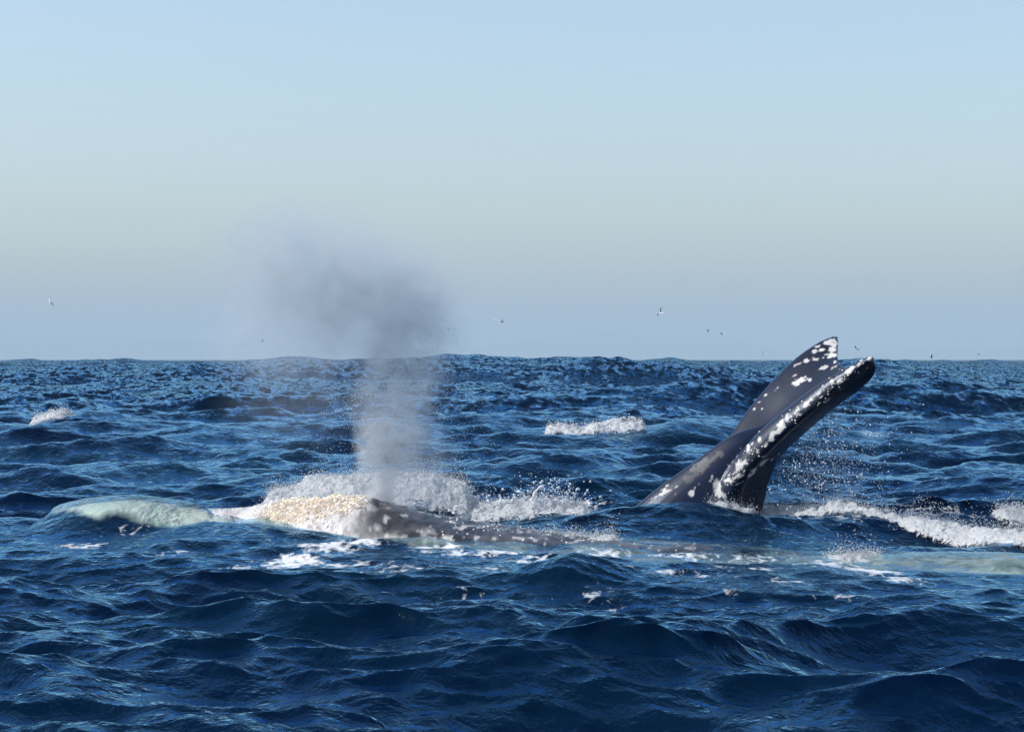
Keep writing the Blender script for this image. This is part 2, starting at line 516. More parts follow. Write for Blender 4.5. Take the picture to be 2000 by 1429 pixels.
HAZE = True
if HAZE:
    t = NT('haze_air')
    t.set(t.out.inputs['Volume'], t.n('ShaderNodeVolumePrincipled', {'Color': (.53, .66, .75), 'Density': 1.5e-4, 'Anisotropy': 0.0}).outputs[0])
    s = 27500.0  # beyond the hills on all sides
    v = [(-s, -s, -5), (s, -s, -5), (s, s, -5), (-s, s, -5), (-s, -s, 330), (s, -s, 330), (s, s, 330), (-s, s, 330)]
    f = [(3, 2, 1, 0), (4, 5, 6, 7), (0, 1, 5, 4), (1, 2, 6, 5), (2, 3, 7, 6), (3, 0, 4, 7)]
    tag(link('haze', mesh_np('haze', v, f), t.m, smooth=False), 'pale haze in the air over the sea', kind='stuff')

# ------------------------------------------------------------------ the near whale
def whale_skin(name, rough=.28, coat=.4, relief=.25, ior=1.36):
    t = NT(name)
    col = t.attr('skin').outputs['Color']
    pos = t.n('ShaderNodeNewGeometry').outputs['Position']
    n = t.noise(pos, 60, 4, .65)
    c = t.mixc(t.ramp(n, [(.35, .0), (.75, .45)]), col, t.n('ShaderNodeMix', {6: col, 7: (.25, .25, .26), 0: 1.0}, data_type='RGBA', blend_type='MULTIPLY').outputs[2])
    b = t.n('ShaderNodeBump', {'Height': t.noise(pos, 38, 5, .6), 'Strength': relief, 'Distance': .02})
    p = t.n('ShaderNodeBsdfPrincipled', {'Base Color': c, 'Roughness': rough, 'IOR': ior, 'Normal': b, 'Coat Weight': coat, 'Coat Roughness': .05, 'Coat Normal': b, 'Specular Tint': (.55, .72, 1.0)})  # bluish specular tint puts sky colour into the wet sheen
    t.set(t.out.inputs['Surface'], p.outputs[0])
    return t.m


def body_point(s, th):
    """near whale: s along the back (array), th angle from the top, positive towards the camera"""
    zt = smooth_interp(s, _bs, _bz); w = smooth_interp(s, _bs, _bw); h = smooth_interp(s, _bs, _bh)
    sn, cs = np.sin(th), np.cos(th)
    v = w * np.sign(sn) * np.abs(sn) ** .95
    z = zt - h * (1 - np.sign(cs) * np.abs(cs) ** .9)
    return np.stack([SP0[0] + SPU[0] * s + SPN[0] * v, SP0[1] + SPU[1] * s + SPN[1] * v, z], -1)


def px_of(s):
    x = SP0[0] + SPU[0] * s; y = SP0[1] + SPU[1] * s
    return 1000 + x / y * FPX


def build_body():
    s1 = np.linspace(_bs[0], spine_s(1750)[0], 420)
    s2 = np.linspace(spine_s(1750)[0], _bs[-1], 70)[1:]
    s = np.concatenate([s1, s2])
    ring = 84
    u = np.linspace(0, 1, ring, endpoint=False)
    th = (u - .5) * 2 * np.pi
    th = th - 0.45 * np.sin(th)                       # closer points on the upper side
    S, T = np.meshgrid(s, th, indexing='ij')
    P = body_point(S.ravel(), T.ravel()).reshape(*S.shape, 3)
    C = body_point(S.ravel(), T.ravel() * 0 + np.pi).reshape(*S.shape, 3)
    axis = (body_point(S.ravel(), T.ravel() * 0) .reshape(*S.shape, 3) + C) / 2
    out = P - axis
    out /= np.linalg.norm(out, axis=-1, keepdims=True) + 1e-6
    pp = P.reshape(-1, 3)
    px = px_of(S.ravel())
    lump = (fbm(pp * 2.6, 3, 2) - .5) * .07 + (fbm(pp * 9, 4, 8) - .5) * .035 + (fbm(pp * 30, 3, 31) - .5) * .014
    tt = T.ravel()
    k = np.clip((S.ravel() - _bs[0]) / .6, .1, 1)
    # splash guard in front of the blowholes, the two slits, and the furrow that runs to the snout
    guard = .022 * np.exp(-((px - 728) / 16) ** 2) * np.exp(-(tt / .55) ** 2)
    slit = -.05 * np.exp(-((px - 752) / 14) ** 2) * (np.exp(-((tt - .13) / .06) ** 2) + np.exp(-((tt + .13) / .06) ** 2))
    nub = .02 * np.exp(-((px - 338) / 12) ** 2) * np.exp(-((tt - .1) / .3) ** 2)
    # low knuckles down the back
    kn = .03 * np.clip(np.sin(px / 34.0), 0, 1) * sstep(1150, 1350, px) * np.exp(-(tt / .22) ** 2)
    lump = lump * (.25 + .75 * sstep(380, 480, px))
    off = lump * k + guard + slit + nub + kn
    P = P + out * off.reshape(S.shape)[..., None]
    n0, n1 = S.shape
    idx = np.arange(n0 * n1).reshape(n0, n1)
    nx = np.roll(idx, -1, axis=1)
    f = np.stack([idx[:-1], idx[1:], nx[1:], nx[:-1]], -1).reshape(-1, 4)
    v = P.reshape(-1, 3)
    # tail flukes, under water beyond the frame: a flat blade continuing the last ring is added as faces of the same mesh
    caps = np.stack([v[idx[0]].mean(0), v[idx[-1]].mean(0)])
    base = len(v)
    v = np.concatenate([v, caps])
    f = f.tolist()
    for j in range(n1):
        f.append([base, idx[0, j], idx[0, (j + 1) % n1]])
        f.append([base + 1, idx[-1, (j + 1) % n1], idx[-1, j]])
    end = v[base + 1]; u3 = np.array([SPU[0], SPU[1], -.05]); n3 = np.array([SPN[0], SPN[1], 0])
    prof = [(-.35, .10), (.05, .5), (.45, 1.1), (.80, 1.6), (.86, 1.62), (.70, 1.1), (.62, .5), (.45, .03)]
    for sg in (-1, 1):
        b0 = len(v); top = []; bot = []
        for (a, c) in prof:
            p = end + u3 * a + n3 * c * sg
            top.append(p + [0, 0, .035]); bot.append(p - [0, 0, .035])
        v = np.concatenate([v, top, bot]); m = len(prof)
        f.append([b0 + i for i in range(m)]); f.append([b0 + m + i for i in range(m)][::-1])
        for i in range(m): f.append([b0 + i, b0 + m + i, b0 + m + (i + 1) % m, b0 + (i + 1) % m])
    me = bpy.data.meshes.new('body'); me.from_pydata(v.tolist(), [], f); me.update()
    bm = bmesh.new(); bm.from_mesh(me); bmesh.ops.recalc_face_normals(bm, faces=bm.faces); bm.to_mesh(me); bm.free()
    # skin colours: pale rostrum, white scarred and barnacled side of the head, dark back with pale flecks
    q = np.concatenate([pp, np.zeros((len(v) - len(pp), 3))])
    PX = np.concatenate([px, np.full(len(v) - len(pp), 2600.)]); TH = np.concatenate([tt, np.zeros(len(v) - len(pp))])
    n1_ = fbm(q * 5.0, 5, 41); n2_ = fbm(q * 15.0, 4, 51); n3_ = fbm(q * 2.0, 3, 61)
    dark = np.array([.022, .020, .022]); grey = np.array([.085, .08, .085]); white = np.array([.62, .60, .57]); pale = np.array([.80, .80, .72]); ochre = np.array([.40, .30, .18]); pink = np.array([.42, .36, .36])
    def mix(a, b, t): return a * (1 - t[:, None]) + b * t[:, None]
    col = np.tile(dark, (len(q), 1))
    col = mix(col, grey, sstep(.45, .65, n1_) * .8)
    lower = sstep(.35, .75, TH + (n3_ - .5) * 1.0)
    # behind the blowholes the back is dark, the near side below it white and mottled down to about column 1250
    side = lower * sstep(700, 760, PX) * (1 - sstep(1130, 1300, PX + (n3_ - .5) * 200))
    head = (1 - sstep(715, 750, PX - np.clip(TH, 0, 1) * 45 + (n1_ - .5) * 160))
    w = np.maximum(side * sstep(.44, .52, n1_ + .03), head * sstep(.25, .45, n1_ + .16))
    col = mix(col, white, np.clip(w, 0, 1))
    col = mix(col, pink, np.clip(w, 0, 1) * sstep(.48, .56, n2_) * .8)
    col = mix(col, dark * 2.5, np.clip(w, 0, 1) * sstep(.55, .62, n2_) * .75 * sstep(640, 760, PX))
    col = mix(col, grey, np.clip(w, 0, 1) * sstep(.56, .7, n1_) * .7)
    ro = 1 - sstep(330, 430, PX + (n1_ - .5) * 120)
    col = mix(col, pale, ro * (.7 + .3 * sstep(.4, .6, n2_)))
    col = mix(col, pale * .45, ro * sstep(.55, .7, n2_) * .5)
    # ochre bed of the large barnacle patch
    bed = sstep(525, 560, PX + (n1_ - .5) * 70) * (1 - sstep(690, 740, PX + (n1_ - .5) * 90)) * (1 - sstep(.55, .85, TH + (n3_ - .5) * .8 - .004 * (640 - PX) * (PX < 640)))
    col = mix(col, ochre, bed * .8 * sstep(.3, .5, n2_ + .1))
    far = sstep(1280, 1420, PX)
    col = mix(col, np.array([.07, .07, .065]), far * sstep(.45, .6, n1_) * .8)
    col = mix(col, np.array([.60, .68, .60]), sstep(1500, 1720, PX) * sstep(.34, .55, n1_) * .85)
    col = mix(col, white, sstep(.66, .72, n2_) * .7 * (1 - ro))
    cattr(me, 'skin', col)
    return me


def empty(name, loc):
    o = bpy.data.objects.new(name, None); COL.objects.link(o); o.location = loc; o.empty_display_size = .3
    return o


def put(o, root):
    """make o a part of root without moving it"""
    o.parent = root
    o.matrix_parent_inverse = Matrix.Translation(root.location).inverted()
    return o


ICO = None
def ico():
    global ICO
    if ICO is None:
        bm = bmesh.new(); bmesh.ops.create_icosphere(bm, subdivisions=1, radius=1.0)
        v = np.array([x.co[:] for x in bm.verts]); f = np.array([[w.index for w in y.verts] for y in bm.faces]); bm.free()
        ICO = (v, f)
    return ICO
OCT = (np.array([(1, 0, 0), (-1, 0, 0), (0, 1, 0), (0, -1, 0), (0, 0, 1), (0, 0, -1)], float),
       np.array([(0, 2, 4), (2, 1, 4), (1, 3, 4), (3, 0, 4), (2, 0, 5), (1, 2, 5), (3, 1, 5), (0, 3, 5)]))


def scatter_mesh(name, proto, P, r, squash=None, jitter=.0):
    bv, bf = proto
    n = len(P)
    V = np.repeat(bv[None], n, 0)
    if jitter: V = V * (1 + jitter * rng.normal(size=(n, len(bv), 1)))
    a = rng.uniform(0, 2 * np.pi, n); b = rng.uniform(0, 2 * np.pi, n)
    ca, sa, cb, sb = np.cos(a)[:, None], np.sin(a)[:, None], np.cos(b)[:, None], np.sin(b)[:, None]
    x, y, z = V[..., 0], V[..., 1], V[..., 2]
    x, y = x * ca - y * sa, x * sa + y * ca
    y, z = y * cb - z * sb, y * sb + z * cb
    V = np.stack([x, y, z], -1) * np.asarray(r)[:, None, None]
    if squash is not None: V = V * np.asarray(squash)
    V = V + P[:, None, :]
    F = bf[None] + (np.arange(n) * len(bv))[:, None, None]
    return mesh_np(name, V.reshape(-1, 3), F.reshape(-1, 3))


def barnacle_proto():
    v, f = [], []
    m = 7
    for rr, z in ((1.0, -.15), (.78, .45), (.5, .75), (.34, .5)):
        for i in range(m):
            a = 2 * math.pi * i / m
            k = 1 + .10 * (i % 2)
            v.append((rr * k * math.cos(a), rr * k * math.sin(a), z))
    for q in range(3):
        for i in range(m):
            a, b = q * m + i, q * m + (i + 1) % m
            f += [(a, b, b + m), (a, b + m, a + m)]
    return np.array(v), np.array(f)


BARN = barnacle_proto()


def barnacles(name, pts, nrm, r):
    bv, bf = BARN
    n = len(pts)
    nz = nrm / np.linalg.norm(nrm, axis=1, keepdims=True)
    h = np.where(np.abs(nz[:, 2:3]) < .9, np.array([[0, 0, 1.]]), np.array([[1., 0, 0]]))
    tx = np.cross(h, nz); tx /= np.linalg.norm(tx, axis=1, keepdims=True); ty = np.cross(nz, tx)
    hh = rng.uniform(.45, .95, n)[:, None]
    V = pts[:, None, :] + r[:, None, None] * (bv[None, :, 0:1] * tx[:, None] + bv[None, :, 1:2] * ty[:, None] + (bv[None, :, 2] * hh)[..., None] * nz[:, None])
    F = bf[None] + (np.arange(n) * len(bv))[:, None, None]
    me = mesh_np(name, V.reshape(-1, 3), F.reshape(-1, 3))
    tone = np.repeat(rng.uniform(0, 1, n), len(bv))
    fattr(me, 'tone', tone)
    return me


def barnacle_mat(name, a, b):
    t = NT(name)
    c = t.mixc(t.attr('tone').outputs['Fac'], a, b)
    p = t.n('ShaderNodeBsdfPrincipled', {'Base Color': c, 'Roughness': .6})
    t.set(t.out.inputs['Surface'], p.outputs[0])
    return t.m


head_pos = body_point(np.array([spine_s(740)[0]]), np.array([0.]))[0]
whale = empty('gray_whale', (float(head_pos[0]), float(head_pos[1]), 0.0))
tag(whale, 'pale barnacled whale lying along the surface and blowing, dark back awash behind its head', 'whale')
body_o = put(link('body', build_body(), whale_skin('whale_skin', .3, .35, .35)), whale)
bvh_body = BVHTree.FromPolygons([v.co[:] for v in body_o.data.vertices], [p.vertices[:] for p in body_o.data.polygons])
M_TAN = barnacle_mat('barnacle_shell', (.50, .38, .24), (.80, .75, .66))
M_PALE = barnacle_mat('pale_barnacle_shell', (.66, .62, .52), (.84, .82, .78))


def cluster_on_body(n, pxr, thr, rad, mat, keep=None):
    px = rng.uniform(*pxr, n); th = rng.uniform(*thr, n)
    if keep is not None:
        k = keep(px, th); px, th = px[k], th[k]
    s = np.array([spine_s(p)[0] for p in px])
    p = body_point(s, th); q = body_point(s, th * 0 + np.pi); c = (body_point(s, th * 0) + q) / 2
    pts, nr = [], []
    for a, b in zip(p, c):
        d = Vector(a - b).normalized()
        hit = bvh_body.ray_cast(Vector(a) + d * .5, -d)
        if hit[0] is not None:
            pts.append(hit[0][:]); nr.append(hit[1][:])
    pts = np.array(pts); nr = np.array(nr)
    r = rng.uniform(rad[0], rad[1], len(pts))
    o = put(link('barnacle_cluster', barnacles('barnacle_cluster', pts, nr, r), mat, smooth=False), whale)
    o['kind'] = 'stuff'
    return o


def patch(cx, cy, rx, ry, seed, cut=.45):
    def f(px, th):
        d = ((px - cx) / rx) ** 2 + ((th - cy) / ry) ** 2
        nn = fbm(np.stack([px / 22, th * 3.2, px * 0 + seed], -1), 3, seed)
        return (d < 1) & (nn + .35 * (1 - d) > cut)
    return f


cluster_on_body(1300, (530, 730), (-.5, 1.0), (.004, .016), M_TAN, patch(622, .25, 100, .62, 3, .53))
cluster_on_body(420, (520, 740), (-.5, 1.1), (.005, .014), M_PALE, patch(630, .3, 110, .75, 4, .45))
cluster_on_body(260, (730, 800), (.85, 1.25), (.012, .024), M_TAN, patch(770, 1.02, 30, .2, 5, .3))
cluster_on_body(420, (815, 930), (.75, 1.2), (.012, .026), M_TAN, patch(875, .98, 52, .22, 7, .3))
cluster_on_body(120, (690, 735), (.9, 1.3), (.012, .022), M_TAN, patch(712, 1.1, 20, .2, 9, .3))
cluster_on_body(330, (990, 1090), (.55, 1.0), (.012, .024), M_TAN, patch(1040, .78, 45, .2, 11, .3))
cluster_on_body(80, (860, 1150), (-.1, .75), (.003, .011), M_PALE)
cluster_on_body(90, (380, 560), (.0, 1.1), (.003, .010), M_PALE)
cluster_on_body(40, (1150, 1500), (-.2, .5), (.003, .010), M_PALE)

# ------------------------------------------------------------------ the second whale: raised tail
YB = 31.0


def loft(secs, per=28, along=10):
    """secs: list of closed loops of world points (same count); smooth closed tube with capped ends"""
    secs = np.array([[p[:] for p in s] for s in secs])             # (m, k, 3)
    m, k, _ = secs.shape
    # around
    t = np.linspace(0, k, per, endpoint=False)
    i = np.floor(t).astype(int); u = (t - i)[None, :, None]
    p0, p1, p2, p3 = (secs[:, (i + d) % k] for d in (-1, 0, 1, 2))
    rings = .5 * ((2 * p1) + (-p0 + p2) * u + (2 * p0 - 5 * p1 + 4 * p2 - p3) * u ** 2 + (-p0 + 3 * p1 - 3 * p2 + p3) * u ** 3)
    # along
    tt = np.linspace(0, m - 1, (m - 1) * along + 1)
    j = np.minimum(np.floor(tt).astype(int), m - 2); w = (tt - j)[:, None, None]
    g = lambda a: rings[np.clip(a, 0, m - 1)]
    p0, p1, p2, p3 = g(j - 1), g(j), g(j + 1), g(j + 2)
    R = .5 * ((2 * p1) + (-p0 + p2) * w + (2 * p0 - 5 * p1 + 4 * p2 - p3) * w ** 2 + (-p0 + 3 * p1 - 3 * p2 + p3) * w ** 3)
    n = len(R)
    v = R.reshape(-1, 3).tolist()
    f = []
    for a in range(n - 1):
        for b in range(per):
            c = (b + 1) % per
            f.append((a * per + b, a * per + c, (a + 1) * per + c, (a + 1) * per + b))
    f.append(tuple(range(per))[::-1]); f.append(tuple((n - 1) * per + b for b in range(per)))
    return v, f


def B(px, py, dy): return W(px, py, YB + dy / KD)


def build_tail():
    parts = []
    # stalk: ridge, near side, near side low, right contour, back low, back
    stalk = [
        [(1000, 1260, 0), (1090, 1320, -.5), (1230, 1360, -.5), (1330, 1380, 0), (1200, 1340, .5), (1080, 1280, .5)],
        [(1130, 1090, 0), (1230, 1120, -.36), (1340, 1140, -.36), (1440, 1140, 0), (1330, 1120, .36), (1220, 1080, .36)],
        [(1256, 975, 0), (1318, 985, -.20), (1400, 995, -.22), (1490, 992, .02), (1410, 980, .26), (1330, 965, .22)],
        [(1342, 911, 0), (1385, 926, -.15), (1435, 940, -.16), (1502, 938, .03), (1455, 918, .20), (1395, 902, .16)],
        [(1426, 852, .02), (1452, 866, -.08), (1480, 882, -.08), (1521, 890, .04), (1498, 868, .16), (1458, 846, .13)],
        [(1490, 829, .06), (1506, 838, -.0), (1522, 848, -.02), (1548, 852, .06), (1535, 838, .13), (1508, 824, .12)],
        [(1560, 782, .10), (1566, 788, .06), (1574, 794, .05), (1584, 796, .09), (1578, 788, .13), (1566, 780, .13)],
    ]
    parts.append(loft([[B(*p) for p in s] for s in stalk]))
    # near lobe: crease, front of the rounded leading edge, its lower side, contour, back
    near = [
        [(1385, 1020, -.12), (1382, 1060, -.26), (1420, 1085, -.24), (1470, 1075, .0), (1430, 1040, .10)],
        [(1408, 945, -.14), (1410, 968, -.27), (1440, 982, -.25), (1486, 984, .0), (1450, 950, .08)],
        [(1427, 910, -.16), (1438, 930, -.29), (1462, 940, -.26), (1504, 937, .0), (1468, 912, .06)],
        [(1458, 868, -.18), (1476, 884, -.33), (1498, 895, -.30), (1528, 888, -.03), (1500, 866, .02)],
        [(1500, 826, -.24), (1522, 842, -.40), (1546, 850, -.36), (1580, 838, -.08), (1545, 818, -.05)],
        [(1552, 784, -.32), (1574, 800, -.48), (1598, 806, -.43), (1634, 793, -.15), (1595, 772, -.12)],
        [(1606, 745, -.42), (1624, 757, -.54), (1644, 763, -.50), (1680, 760, -.26), (1643, 741, -.26)],
        [(1650, 720, -.52), (1662, 728, -.60), (1674, 733, -.58), (1704, 737, -.40), (1672, 720, -.42)],
        [(1674, 706, -.58), (1682, 712, -.64), (1690, 716, -.63), (1712, 719, -.52), (1688, 707, -.54)],
        [(1692, 698, -.64), (1697, 702, -.67), (1701, 704, -.67), (1708, 706, -.62), (1699, 698, -.63)],
        [(1702, 695, -.67), (1704, 696, -.68), (1706, 697, -.68), (1707, 697, -.67), (1705, 695, -.66)],
    ]
    parts.append(loft([[B(*p) for p in s] for s in near]))
    # far lobe: outer edge, upper face, middle, inner edge, back
    far = [
        [(1424, 856, .30), (1436, 880, .16), (1450, 905, .02), (1452, 912, .10), (1442, 890, .28), (1430, 864, .36)],
        [(1446, 822, .38), (1466, 848, .21), (1484, 878, .02), (1490, 884, .12), (1474, 856, .30), (1453, 826, .43)],
        [(1478, 782, .46), (1504, 814, .26), (1528, 842, .04), (1534, 846, .13), (1512, 818, .34), (1485, 785, .51)],
        [(1516, 740, .54), (1546, 774, .30), (1574, 804, .05), (1580, 806, .14), (1554, 777, .38), (1522, 743, .58)],
        [(1556, 702, .62), (1586, 738, .34), (1620, 764, .05), (1624, 764, .14), (1592, 740, .42), (1561, 704, .66)],
        [(1594, 675, .70), (1616, 708, .42), (1652, 726, .08), (1654, 726, .15), (1620, 709, .48), (1598, 676, .74)],
        [(1618, 662, .76), (1626, 686, .58), (1636, 706, .36), (1638, 706, .40), (1628, 686, .63), (1620, 662, .79)],
        [(1632, 657, .80), (1634, 665, .74), (1637, 676, .66), (1638, 676, .69), (1636, 665, .77), (1634, 657, .82)],
        [(1637, 657, .83), (1638, 659, .82), (1639, 661, .81), (1640, 661, .82), (1639, 659, .83), (1638, 657, .84)],
    ]
    parts.append(loft([[B(*p) for p in s] for s in far]))
    V, F = [], []
    for v, f in parts:
        b = len(V); V += v; F += [tuple(i + b for i in q) for q in f]
    me = bpy.data.meshes.new('tail_raw'); me.from_pydata(V, [], F); me.update()
    bm = bmesh.new(); bm.from_mesh(me); bmesh.ops.recalc_face_normals(bm, faces=bm.faces); bm.to_mesh(me); bm.free()
    o = bpy.data.objects.new('tail_raw', me); COL.objects.link(o)
    rm = o.modifiers.new('r', 'REMESH'); rm.mode = 'VOXEL'; rm.voxel_size = .013
    sm = o.modifiers.new('s', 'SMOOTH'); sm.factor = .5; sm.iterations = 3
    dg = bpy.context.evaluated_depsgraph_get()
    new = bpy.data.meshes.new_from_object(o.evaluated_get(dg))
    bpy.data.objects.remove(o); bpy.data.meshes.remove(me)
    new.name = 'body'
    return new


tail_me = build_tail()
tv = np.empty(len(tail_me.vertices) * 3); tail_me.vertices.foreach_get('co', tv); tv = tv.reshape(-1, 3)
bvh_tail = BVHTree.FromPolygons(tv.tolist(), [p.vertices[:] for p in tail_me.polygons])
EYE = Vector((0, 0, CAM_H))


def hit_tail(px, py):
    d = (W(px, py, 30.0) - EYE).normalized()
    return bvh_tail.ray_cast(EYE, d)


# white scars and patches: column, row, half length, half width (columns), turn in degrees, tone
SPOTS = [
    (1628, 669, 13, 9, 20, .8), (1606, 683, 7, 3, 10, .8), (1627, 683, 8, 4, 0, .8), (1625, 694, 10, 4, 15, .8), (1591, 686, 5, 3, 30, .7), (1597, 677, 6, 2, 35, .7),
    (1578, 703, 11, 3, 12, .75), (1594, 703, 9, 1.6, -42, .8), (1609, 718, 8, 4, 0, .6), (1563, 743, 15, 5, 16, .85), (1582, 742, 4, 2.5, 20, .8), (1516, 760, 7, 3, 25, .8), (1558, 711, 8, 2, 25, .5),
    (1494, 772, 4, 2, 20, .8), (1482, 786, 3, 1.6, 20, .7), (1474, 798, 3.2, 2.2, 20, .8), (1488, 798, 3, 2, 20, .8), (1631, 706, 3, 3, 0, .7), (1552, 733, 4, 1.5, 15, .6), (1630, 716, 7, 2, 10, .45), (1640, 720, 6, 2, 0, .4),
    (1699, 700, 4, 3, 30, .75), (1680, 709, 8, 3, 38, .6), (1664, 718, 5, 3, 38, .7), (1656, 727, 5, 5, 0, .8), (1640, 743, 5, 5, 0, .8), (1624, 744, 4, 4, 0, .85), (1650, 741, 5, 3, 20, .3), (1616, 781, 7, 3, 20, .3),
    (1585, 778, 4, 4, 0, .6), (1577, 789, 7, 6, 20, .7), (1557, 802, 8, 6, 40, .65), (1540, 816, 8, 5, 40, .6), (1523, 833, 13, 7, 42, .75), (1508, 847, 8, 5, 45, .7), (1506, 858, 5, 3, 20, .65), (1484, 856, 7, 3, 55, .75), (1600, 768, 5, 3, 35, .5),
    (1461, 876, 4, 6, 10, .8), (1481, 882, 3, 3, 0, .8), (1470, 866, 4, 2, 45, .6), (1495, 868, 4, 3, 30, .55), (1448, 903, 12, 10, 20, .72), (1482, 910, 26, 4, 22, .75), (1505, 900, 14, 2.5, 25, .6), (1486, 892, 10, 1.6, 10, .6),
    (1445, 929, 17, 4.5, 14, .7), (1468, 926, 12, 3, 25, .65), (1422, 938, 6, 4, -10, .75), (1434, 922, 5, 3, 0, .6), (1452, 940, 15, 1.6, 22, .55), (1402, 955, 5, 13, 5, .7), (1410, 966, 9, 4, -30, .65), (1388, 937, 2.6, 8, -20, .7),
    (1352, 964, 4.5, 5, 20, .75), (1358, 953, 2, 3, 0, .6), (1364, 944, 2, 3, 0, .5), (1296, 955, 6, 3, 20, .6), (1303, 948, 4, 2, 20, .7), (1310, 956, 5, 2, 0, .6), (1322, 950, 4, 2, 20, .55), (1292, 965, 14, 2, 12, .6), (1318, 962, 5, 3, 40, .5),
    (1372, 908, 26, 9, 38, .13), (1395, 893, 16, 6, 40, .12), (1350, 930, 16, 6, 45, .09), (1600, 700, 10, 2, 18, .75), (1613, 692, 6, 2, 10, .7),
]


def paint_tail():
    col = np.tile(np.array([.0035, .008, .026]), (len(tv), 1))  # base pushed to blue to stand in for the sky's sheen
    n1 = fbm(tv * 7, 4, 71); n2 = fbm(tv * 26, 4, 77); n3 = fbm(tv * np.array([10, 10, 40]), 3, 81)
    col = col * (1 - sstep(.5, .68, n1)[:, None] * .6) + np.array([.011, .011, .014]) * (sstep(.5, .68, n1)[:, None] * .6)
    for (px, py, a, b, deg, tone) in SPOTS:
        h = hit_tail(px, py)
        if h[0] is None: continue
        c, nr = h[0], h[1]
        k = c.y / FPX
        dg = math.radians(deg)
        ax = Vector((math.cos(dg), 0, math.sin(dg)))
        ax = (ax - nr * ax.dot(nr)).normalized()
        bx = nr.cross(ax)
        # seen at a slant the patch is longer on the skin than in the view
        fa = max(.45, abs(ax.x * math.cos(dg) + ax.z * math.sin(dg))); fb = max(.45, abs(-bx.x * math.sin(dg) + bx.z * math.cos(dg)))
        q = tv - np.array(c[:])
        u = q @ np.array(ax[:]) / (a * k / fa); v = q @ np.array(bx[:]) / (b * k / fb); w = q @ np.array(nr[:]) / .08
        d = u * u + v * v + w * w + (n2 - .5) * 6.0 + (n1 - .5) * 2.0
        m = (1 - sstep(.40, 1.25, d))[:, None]
        base = np.array([.86, .85, .82]) * tone
        base = base[None] * (.75 + .35 * n3[:, None])
        col = col * (1 - m) + base * m
    cattr(tail_me, 'skin', np.clip(col, 0, .9))


paint_tail()
tail_root = empty('gray_whale', (float(B(1375, 990, 0).x), YB * KD, 0.0))
tag(tail_root, 'black raised whale tail with white scarred flukes standing out of the water', 'whale')
tail_o = put(link('body', tail_me, whale_skin('wet_tail_skin', .3, .45, .06, 1.34)), tail_root)
# barnacles along the rounded leading edge
pts, nr = [], []
edge = [(1418, 950), (1440, 915), (1468, 880), (1505, 848), (1540, 818), (1575, 792), (1615, 762), (1650, 735), (1692, 705)]
for i in range(190):
    u = random.random() * (len(edge) - 1); j = int(u); w = u - j
    px = edge[j][0] * (1 - w) + edge[j + 1][0] * w + random.gauss(0, 9); py = edge[j][1] * (1 - w) + edge[j + 1][1] * w + random.gauss(0, 7)
    h = hit_tail(px, py)
    if h[0] is not None and h[0].y < YB * KD + .02:
        pts.append(h[0][:]); nr.append(h[1][:])
o = put(link('barnacle_cluster', barnacles('barnacle_cluster', np.array(pts), np.array(nr), rng.uniform(.003, .009, len(pts))), M_PALE, smooth=False), tail_root)
o['kind'] = 'stuff'

# ------------------------------------------------------------------ foam, spray and the blow
bpy.context.view_layer.update()
_dg = bpy.context.evaluated_depsgraph_get()


def sea_z(x, y):
    ok, loc, nr, ix = sea.ray_cast(Vector((x, y, 6.0)), Vector((0, 0, -1)))
    return loc.z if ok else 0.0


def foam_mat(name, c=(.82, .84, .86)):
    t = NT(name)
    d = t.n('ShaderNodeBsdfPrincipled', {'Base Color': c, 'Roughness': .45})
    tr = t.n('ShaderNodeBsdfTranslucent', {'Color': c})
    m = t.n('ShaderNodeMixShader', {0: .3, 1: d.outputs[0], 2: tr.outputs[0]})
    t.set(t.out.inputs['Surface'], m.outputs[0])
    return t.m


M_FOAM = foam_mat('white_foam')
M_DROP = foam_mat('water_drops', (.72, .80, .90))


def froth_mat():
    t = NT('froth')
    pos = t.n('ShaderNodeNewGeometry').outputs['Position']
    cov = t.attr('cover').outputs['Fac']
    n = t.noise(pos, 26, 6, .7, .8)
    n2 = t.noise(pos, 90, 3, .6)
    k = t.math('SUBTRACT', t.math('ADD', cov, t.math('MULTIPLY', n, 1.6)), 1.20)
    al = t.math('MULTIPLY', k, 5.0, clamp=True)
    c = t.mixc(t.ramp(n, [(.35, 0), (.62, 1)]), (.55, .62, .68), (.86, .87, .88))
    bp = t.n('ShaderNodeBump', {'Height': t.math('ADD', n, t.math('MULTIPLY', n2, .5)), 'Strength': .8, 'Distance': .03})
    d = t.n('ShaderNodeBsdfPrincipled', {'Base Color': c, 'Roughness': .4, 'Normal': bp})
    tl = t.n('ShaderNodeBsdfTranslucent', {'Color': c, 'Normal': bp})
    m = t.n('ShaderNodeMixShader', {0: .35, 1: d.outputs[0], 2: tl.outputs[0]})
    tr = t.n('ShaderNodeBsdfTransparent')
    o = t.n('ShaderNodeMixShader', {0: al, 1: tr.outputs[0], 2: m.outputs[0]})
    t.set(t.out.inputs['Surface'], o.outputs[0])
    return t.m


M_FROTH = froth_mat()


